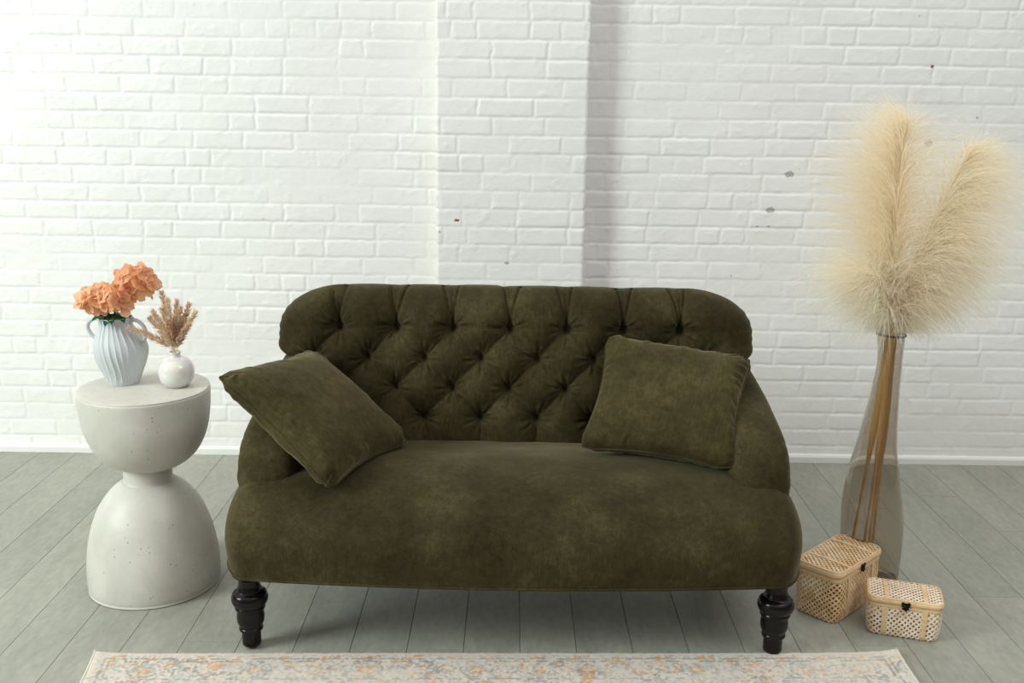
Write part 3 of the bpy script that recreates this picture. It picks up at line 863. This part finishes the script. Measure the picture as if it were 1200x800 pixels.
def hydrangea(c, R, n, label, seed, squash=.85, leaves=()):
    """c = centre of the flower head, world"""
    r = random.Random(seed); c = Vector(c); base = Vector((VX+r.uniform(-.01, .01), VY+r.uniform(-.01, .01), TOP+.02))
    root = empty('hydrangea', base); tag(root, label, 'flower', 'peach hydrangeas in the ribbed vase')
    top = c-base; neckp = Vector((VX-.012+(c.x-VX)*.18, VY+(c.y-VY)*.18, TOP+.20))-base
    pts = smooth_profile([(0, 0, 0), tuple(neckp*.6), tuple(neckp), tuple(top)], 6)
    m = MB(); m.tube(pts, .0028, 8); m.build('stem', MAT['stem'], root)
    for i in range(n):
        zc = 1-(i+.5)/n*1.55; ph = i*2.39996+r.uniform(-.2, .2); rr = math.sqrt(max(0, 1-zc*zc))
        d = Vector((rr*math.cos(ph), rr*math.sin(ph), zc)); rad = R*r.uniform(.82, 1.06)
        p = top+Vector((d.x*rad, d.y*rad, d.z*rad*squash))
        o = bpy.data.objects.new('floret', FLM[r.randrange(6)]); COL.objects.link(o); o.parent = root
        d2 = (d+Vector((r.uniform(-.35, .35), r.uniform(-.35, .35), r.uniform(-.25, .35)))).normalized()
        q = d2.to_track_quat('Z', 'X'); o.rotation_mode = 'QUATERNION'
        o.rotation_quaternion = q @ Euler((0, 0, r.uniform(0, 6.28))).to_quaternion()
        o.location = p; s_ = r.uniform(.85, 1.12); o.scale = (s_, s_, s_)
        b = bpy.data.objects.new('flower_centre', BEAD); COL.objects.link(b); b.parent = o; b.location = (0, 0, .001)
    for (az, tilt, sc) in leaves:
        o = bpy.data.objects.new('leaf', LEAF); COL.objects.link(o); o.parent = root
        o.location = neckp+Vector((0, 0, .010)); o.rotation_euler = (0, tilt, az); o.scale = (sc, sc, sc)
hydrangea((-1.243, -1.165, .905), .050, 24, 'peach hydrangea head lowest on the left of the ribbed vase', 1, .80, ((-2.2, -.35, .62), (-1.2, -.2, .6)))
hydrangea((-1.180, -1.190, .915), .046, 20, 'peach hydrangea head in the middle of the ribbed vase bunch', 2, .85, ((-1.7, -.1, .6), (-.7, -.2, .55)))
hydrangea((-1.134, -1.145, .955), .054, 24, 'peach hydrangea head highest on the right of the ribbed vase bunch', 3, .85, ((.2, -.1, .5), (2.6, -.2, .6)))

# ------------------------------------------------------------------ small round vase and dried grass
SVX, SVY = -1.022, -1.175
def bud_vase():
    root = empty('bud_vase', (SVX, SVY, TOP)); tag(root, 'small round pearly white vase on the side table', 'vase')
    pr = smooth_profile([(.001, 0), (.024, 0), (.034, .004), (.048, .020), (.0545, .044), (.051, .066), (.038, .084), (.022, .091), (.0165, .094), (.0165, .103), (.0195, .107),
                         (.0175, .1085), (.014, .105), (.013, .094), (.03, .080), (.046, .055), (.04, .02), (.001, .01)], 7)
    v, f = lathe(pr, 72); mesh_np('vessel', v, f, MAT['pearl'], root)
bud_vase()
def sprig(tip, label, seed, dens=1.):
    r = random.Random(seed); base = Vector((SVX+r.uniform(-.006, .006), SVY+r.uniform(-.006, .006), TOP+.02)); root = empty('dried_sprig', base)
    tag(root, label, 'dried sprig', 'dried sprigs in the small vase')
    T = Vector(tip)-base; nk = Vector((T.x*.06, T.y*.06, .088))
    pts = smooth_profile([(0, 0, 0), tuple(nk), tuple(nk+(T-nk)*.45+Vector((0, 0, .012))), tuple(T)], 10)
    m = MB(); m.tube(pts, np.linspace(.0012, .0006, len(pts)), 6); m.build('stem', MAT['dry'], root)
    m = MB(); L = len(pts)
    for k in range(int(300*dens)):
        t_ = .40+.60*(k/300/dens); i = min(L-2, int(t_*(L-1))); p = Vector(pts[i]).lerp(Vector(pts[i+1]), t_*(L-1)-i)
        ax = (Vector(pts[i+1])-Vector(pts[i])).normalized(); side_ = Vector((r.gauss(0, 1), r.gauss(0, 1), r.gauss(0, 1))).cross(ax).normalized()
        env = math.sin(min(1, (1-(t_-.4)/.6)*1.1+.12)*PI*.55)
        ln = .025*r.uniform(.6, 1.1)*(.45+.55*env)
        d = (ax*.8+side_*r.uniform(.35, .95)).normalized(); q = p+d*ln; w_ = .0019*r.uniform(.7, 1.3); n_ = d.cross(side_).normalized()
        mid = p.lerp(q, .55)
        m.add([p, mid+n_*w_, q, mid-n_*w_, mid+side_*w_*.8], [(0, 1, 4), (1, 2, 4), (2, 3, 4), (3, 0, 4), (0, 3, 2, 1)])
    m.build('seed_head', MAT['dry'], root, smooth=False)
C0 = Vector((SVX, SVY, TOP))
sp_ = [((-.125, -.02, .185), 'longest left-drooping dried plant sprig in the small vase'),
       ((-.050, -.02, .235), None), ((-.035, .02, .285), None), ((-.012, .0, .270), None), ((.010, .02, .262), None),
       ((.030, -.01, .245), None), ((.052, .0, .255), None), ((.072, -.01, .232), None), ((.060, -.03, .200), None), ((.0, -.04, .215), None), ((-.075, .02, .205), None), ((.03, .03, .215), None), ((-.02, -.03, .245), None)]
for i, (d, lb) in enumerate(sp_):
    sprig(C0+Vector(d), lb or 'beige dried plant sprig standing in the tight bunch in the small pearly vase', 40+i)

# ------------------------------------------------------------------ floor vase
GX, GY = 1.175, -1.115
VP = [(0, .085, .0), (.006, .088, 0), (.05, .0905, 0), (.11, .0945, -.004), (.17, .0965, -.008), (.25, .0940, -.014), (.32, .086, -.018), (.39, .0755, -.020), (.44, .066, -.020), (.49, .058, -.018), (.58, .0475, -.012), (.65, .0415, -.008), (.72, .0375, -.005), (.77, .038, -.006), (.805, .0405, -.008), (.822, .0425, -.009)]
def floor_vase():
    root = empty('floor_vase', (GX, GY, 0)); tag(root, 'tall smoky glass bottle vase standing on the floor right of the sofa', 'vase')
    P = smooth_profile(VP, 7); n = 96; th = np.linspace(0, 2*PI, n, endpoint=False)
    def ring(z, r, ox, inn=0):
        rr = (r-inn)*(1+.010*np.sin(3*th+z*9)+.006*np.sin(7*th-z*14)*min(1, z*6))
        return np.stack([ox+rr*np.cos(th), rr*np.sin(th), np.full(n, z)], 1)
    outer = [ring(.0005, .001, 0), ring(.0005, .05, 0)]+[ring(max(z, .0005), r, ox) for z, r, ox in P]
    inner = [ring(z, r, ox, .0032) for z, r, ox in P[::-1] if z > .012]+[ring(.012, .07, 0), ring(.012, .001, 0)]
    A = np.concatenate(outer+inner); nr = len(outer)+len(inner)
    F = [tuple(q) for q in grid_faces(nr, n, wrap_c=True)]+[tuple(range(n-1, -1, -1)), tuple((nr-1)*n+i for i in range(n))]
    mesh_np('bottle', A, F, MAT['glass'], root)
    m = MB(); a = th[::2]; m.tube(np.stack([-.009+.0415*np.cos(a), .0415*np.sin(a), np.full(len(a), .8235)+.0012*np.sin(a*2)], 1), .0038, 10, closed=True)
    m.build('lip', MAT['lip'], root)
floor_vase()
def plume(foot, path, plen, side_bias, n, label, seed, length=.17, lift=.6, droop=.9):
    """stem from foot (inside vase) via the mouth along path; fibres grow from the last part"""
    r = np.random.default_rng(seed); base = np.array(foot, float); root = empty('pampas_stem', tuple(base))
    tag(root, label, 'pampas grass', 'cream pampas stems in the floor vase')
    pts = smooth_profile([tuple(np.array(p)-base) for p in [foot]+path], 14)
    zz = pts[:, 2]+base[2]; m = MB(); m.tube(pts, np.interp(zz, [0, .38, .48, .62, .80, .95, 1.5], [.0045, .0045, .0105, .0125, .0120, .004, .001]), 8); m.build('stem', MAT['straw'], root)
    seg = np.linalg.norm(np.diff(pts, axis=0), axis=1); cum = np.concatenate([[0], np.cumsum(seg)]); tot = cum[-1]
    s = tot-plen+plen*r.random(n)**.92; s = np.clip(s, 0, tot*.9999)
    P0 = np.stack([np.interp(s, cum, pts[:, i]) for i in range(3)], 1)
    P1 = np.stack([np.interp(np.minimum(s+.01, tot), cum, pts[:, i]) for i in range(3)], 1)
    Pm = np.stack([np.interp(s-.01, cum, pts[:, i]) for i in range(3)], 1)
    T = P1-Pm; T /= np.linalg.norm(T, axis=1)[:, None]
    # tufts: fibres share a direction in bunches
    nb = max(20, n//45); bi = r.integers(0, nb, n); az = r.uniform(0, 2*PI, nb)
    bs = r.random(nb)
    D = np.stack([np.cos(az[bi]), np.sin(az[bi]), np.zeros(n)], 1)+r.normal(0, .30, (n, 3))*np.array([1, 1, .6])
    D += np.array(side_bias)*r.uniform(.4, 1.2, n)[:, None]
    D -= T*np.sum(D*T, 1)[:, None]; D /= np.linalg.norm(D, axis=1)[:, None]
    f = (s-(tot-plen))/plen
    ln = length*(.32+.68*np.sin(np.clip(f*.86+.14, 0, 1)*PI))*r.uniform(.38, 1.25, n)*(.75+.5*bs[bi])
    spread = (lift*.55)*(1+.5*r.normal(0, .5, n))
    K = 8; V = np.zeros((n, K, 2, 3)); cur = P0.copy()
    dirv = T*.95+D*np.clip(spread*.62, .05, 1.0)[:, None]; dirv /= np.linalg.norm(dirv, axis=1)[:, None]
    g = droop*(.6+.8*r.random(n))*(1.15-.75*f)
    rs = r.normal(0, 1, (n, 3))
    curl = r.normal(0, .045, (n, 3))+r.normal(0, .05, (nb, 3))[bi]
    for k in range(K):
        w_ = .00072*(1-.75*k/(K-1))*(.7+.6*r.random(n)) if k == 0 else w_*.86
        sd = np.cross(dirv, rs); sd /= np.linalg.norm(sd, axis=1)[:, None]+1e-9
        V[:, k, 0] = cur-sd*w_[:, None]; V[:, k, 1] = cur+sd*w_[:, None]
        st = ln/(K-1)
        dirv = dirv+D*.17+curl+np.array([0, 0, -1.])*(g*(.05+.055*k))[:, None]
        dirv /= np.linalg.norm(dirv, axis=1)[:, None]
        cur = cur+dirv*st[:, None]
    base_i = (np.arange(n)*K*2)[:, None]; k = np.arange(K-1)[None, :]*2
    F = np.stack([base_i+k, base_i+k+1, base_i+k+3, base_i+k+2], -1).reshape(-1, 4)
    mesh_np('plume', V.reshape(-1, 3), F, MAT['pampas'], root)
MZ = (GX-.009, GY, .82)
def px(dx, dy, z): return (GX+dx, GY+dy, z)
plume(px(-.068, .0, .10), [px(-.034, 0, .50), px(-.012, .005, .82), px(-.02, .01, 1.05), px(-.030, .01, 1.28), px(-.028, .0, 1.45)], .64, (-.9, -.1, .1), 7500,
      'tallest cream pampas plume rising upright from the floor vase', 1, .30, .80, .50)
plume(px(-.036, -.02, .09), [px(-.014, -.01, .50), px(-.004, -.005, .82), px(.04, -.02, 1.05), px(.095, -.03, 1.24), px(.150, -.03, 1.38)], .60, (1.3, -.2, -.1), 7000,
      'cream pampas plume leaning right out of the floor vase with its fibres hanging down', 2, .30, .75, .95)
plume(px(-.004, .02, .09), [px(-.0, .01, .50), px(-.018, 0, .82), px(-.045, -.03, .92), px(-.085, -.05, 1.00), px(-.12, -.05, 1.03)], .27, (-1.2, -.2, 0), 3200,
      'low cream pampas plume fanning out left from the floor vase mouth', 3, .26, .9, .9)
plume(px(.012, .03, .09), [px(.006, .01, .50), px(.004, .01, .82), px(.05, .03, .95), px(.10, .04, 1.06), px(.14, .04, 1.12)], .36, (1.2, .1, -.1), 3400,
      'low cream pampas plume drooping right over the floor vase mouth', 4, .26, .9, 1.2)

# ------------------------------------------------------------------ woven baskets
def rrect(s, L, W, R):
    """point and outward normal on a rounded rectangle perimeter at arc position s"""
    a = L-2*R; b = W-2*R; q = PI*R/2; P = 2*a+2*b+4*q; s = s % P
    segs = [('l', a), ('c', q), ('l', b), ('c', q), ('l', a), ('c', q), ('l', b), ('c', q)]
    st = [((-a/2, -W/2), (1, 0)), ((a/2, -W/2+R), -PI/2), ((L/2, -b/2), (0, 1)), ((L/2-R, b/2), 0), ((a/2, W/2), (-1, 0)), ((-a/2, W/2-R), PI/2), ((-L/2, b/2), (0, -1)), ((-L/2+R, -b/2), PI)]
    for (k, ln), g in zip(segs, st):
        if s <= ln+1e-12:
            if k == 'l':
                (x, y), (dx, dy) = g; return (x+dx*s, y+dy*s), (dy, -dx)
            (x, y), a0 = g; t_ = a0+s/R; return (x+R*math.cos(t_), y+R*math.sin(t_)), (math.cos(t_), math.sin(t_))
        s -= ln
    return rrect(0, L, W, R)
def perim(L, W, R): return 2*(L-2*R)+2*(W-2*R)+2*PI*R
def hoop(mb, L, W, R, z0, z1, t_, n=96):
    P = perim(L, W, R); V = []
    for i in range(n):
        (x, y), (nx, ny) = rrect(P*i/n, L, W, R)
        h = (z1-z0)
        for (o, z) in ((0, z0), (t_, z0+h*.15), (t_*1.15, (z0+z1)/2), (t_, z1-h*.15), (0, z1), (-t_*.6, z1), (-t_*.6, z0)):
            V.append((x+nx*o, y+ny*o, z))
    mb.add(V, [tuple(q) for q in grid_faces(n, 7, wrap_c=True, wrap_r=True)])
def basket(loc, rz, L, W, H, label, mat, pitch, sw, R=.022, lidH=.020, third=False, seed=1):
    r = random.Random(seed)
    root = empty('woven_basket', loc, rz); tag(root, label, 'basket', 'lidded bamboo baskets')
    hb = H-lidH-.002; P = perim(L, W, R)
    def surf(s, z):
        (x, y), (nx, ny) = rrect(s, L-.006, W-.006, R)
        k = .945+.055*min(1, z/hb)**.7; bulge = .004*math.sin(PI*min(1, z/hb)); low = max(0, .012-z)/.012
        x = x*k+nx*bulge-nx*.006*low**2; y = y*k+ny*bulge-ny*.006*low**2
        return np.array([x, y, z]), np.array([nx, ny, 0.])
    m = MB(); N = int(round(P/pitch)); pt = P/N; per = perim(L-.006, W-.006, R)/N
    for sg in (-1, 1):
        for i in range(N):
            pts = []; nn = []; K = 16; ph = 0 if (i % 2) else PI
            for k in range(K+1):
                z = .0015+(hb-.003)*k/K; s = i*per+sg*z*.95+(per/2 if sg > 0 else 0)+.0006*math.sin(i*7+k)
                p, n_ = surf(s, z); o = .0007*math.sin(2*PI*z/(per*1.0)*1+ph)*sg+(.0005*sg)
                pts.append(p+n_*o); nn.append(n_)
            pts = np.array(pts); nn = np.array(nn); T = np.gradient(pts, axis=0); T /= np.linalg.norm(T, axis=1)[:, None]
            S = np.cross(T, nn); S /= np.linalg.norm(S, axis=1)[:, None]
            m.ribbon(pts, S, sw*r.uniform(.85, 1.12), nn, .0008)
    m.build('body', mat, root, smooth=False)
    # bottom sheet
    m = MB(); n = 64; ring = []; ring2 = []
    for i in range(n):
        p, n_ = surf(per*N*i/n, .002); ring.append((p[0]-n_[0]*.001, p[1]-n_[1]*.001, .0012)); ring2.append((p[0]-n_[0]*.001, p[1]-n_[1]*.001, .0032))
    m.add(ring+ring2, [tuple(range(n-1, -1, -1)), tuple(range(n, 2*n))]+[(i, (i+1) % n, n+(i+1) % n, n+i) for i in range(n)]); m.build('bottom', MAT['inside'], root)
    m = MB(); hoop(m, L-.005, W-.005, R, hb-.014, hb, .0022); m.build('rim', MAT['band'], root)
    # vertical bands on the body (front and back)
    for sx in (-.27, .27):
        for sy in (-1, 1):
            m = MB(); pts = []; nn = []
            for k in range(9):
                z = .001+(hb-.010)*k/8; kk = .945+.055*min(1, z/hb)**.7; low = max(0, .012-z)/.012
                pts.append((sx*L*kk, sy*((W-.006)/2*kk+.004*math.sin(PI*z/hb)+.0024-.006*low**2), z)); nn.append((0, sy, 0))
            pts = np.array(pts); m.ribbon(pts, np.tile([1., 0, 0], (9, 1)), .0125, np.array(nn, float), .0014)
            m.build('strap', MAT['band'], root, smooth=False)
    # lid
    zl = hb+.001
    m = MB(); hoop(m, L, W, R+.001, zl, zl+lidH-.006, .0026); lid = m.build('lid_rim', MAT['band'], None)
    def top_z(x, y): return zl+lidH-.0055+.004*(1-(2*x/L)**2)*(1-(2*y/W)**2)
    def inside(x, y):
        ax = max(0, abs(x)-(L/2-R)); ay = max(0, abs(y)-(W/2-R)); return abs(x) <= L/2-.001 and abs(y) <= W/2-.001 and math.hypot(ax, ay) <= R-.0005
    m = MB(); D = L+W
    for sg in (-1, 1):
        c = -D
        while c < D:
            run = []
            for k in range(-60, 61):
                u = k/60*D/1.2; x = c/2+u/1.414; y = sg*(u/1.414-c/2) if True else 0
                x = c+u; y = sg*u
                if inside(x, y): run.append((x, y))
                elif run: break
            if len(run) > 1:
                a = np.array(run[0]); b = np.array(run[-1]); K = max(3, int(np.linalg.norm(b-a)/.008))
                pts = np.array([(*(a+(b-a)*k/K), 0) for k in range(K+1)], float)
                for q in range(len(pts)): pts[q, 2] = top_z(pts[q, 0], pts[q, 1])+.0006*sg+.0005*math.sin(q*2.2)
                T = np.tile(np.append((b-a)/np.linalg.norm(b-a), 0), (K+1, 1)); nn = np.tile([0., 0, 1], (K+1, 1)); S = np.cross(T, nn)
                m.ribbon(pts, S, sw*r.uniform(.9, 1.1), nn, .0008)
            c += pitch
    lidroot = m.build('lid', mat, root, smooth=False); lid.parent = lidroot
    m = MB(); hoop(m, L-.004, W-.004, R, zl+lidH-.0075, zl+lidH-.0025, .0030); m.build('lid_edge', MAT['band'], lidroot)
    for sx in (-.25, .27):
        pts = []
        for k in range(25):
            y = (-.5+k/24)*(W-.004); pts.append((sx*L, y, top_z(sx*L, y)+.0016))
        m = MB(); m.ribbon(np.array(pts), np.tile([1., 0, 0], (25, 1)), .0125, np.tile([0., 0, 1], (25, 1)), .0014); m.build('lid_strap', MAT['band'], lidroot, smooth=False)
    # latch
    m = MB(); y = -W/2-.0045
    m.box((-.008, y, zl+.006), (.0035, .0012, .007)); m.box((.008, y, zl+.006), (.0035, .0012, .007))
    m.box((0, y-.001, zl+.009), (.012, .0012, .0026)); m.box((.0, y, zl-.006), (.009, .0012, .0030)); m.box((0, y-.002, zl-.002), (.0028, .002, .010))
    a = np.linspace(0, 2*PI, 20, endpoint=False); m.tube(np.stack([.006*np.cos(a), np.full(20, y-.003), zl-.004+.006*np.sin(a)], 1), .0012, 6, closed=True)
    m.build('latch', MAT['latch'], root, smooth=False)
basket((1.163, -1.425, 0), -.291, .205, .128, .126, 'smaller woven bamboo basket with two straps, nearest the rug corner', MAT['weave'], .0162, .0055, seed=2)
basket((1.015, -1.28, 0), .770, .274, .146, .176, 'larger woven bamboo basket between sofa leg and floor vase', MAT['weave2'], .0165, .0058, R=.026, lidH=.024, seed=3)
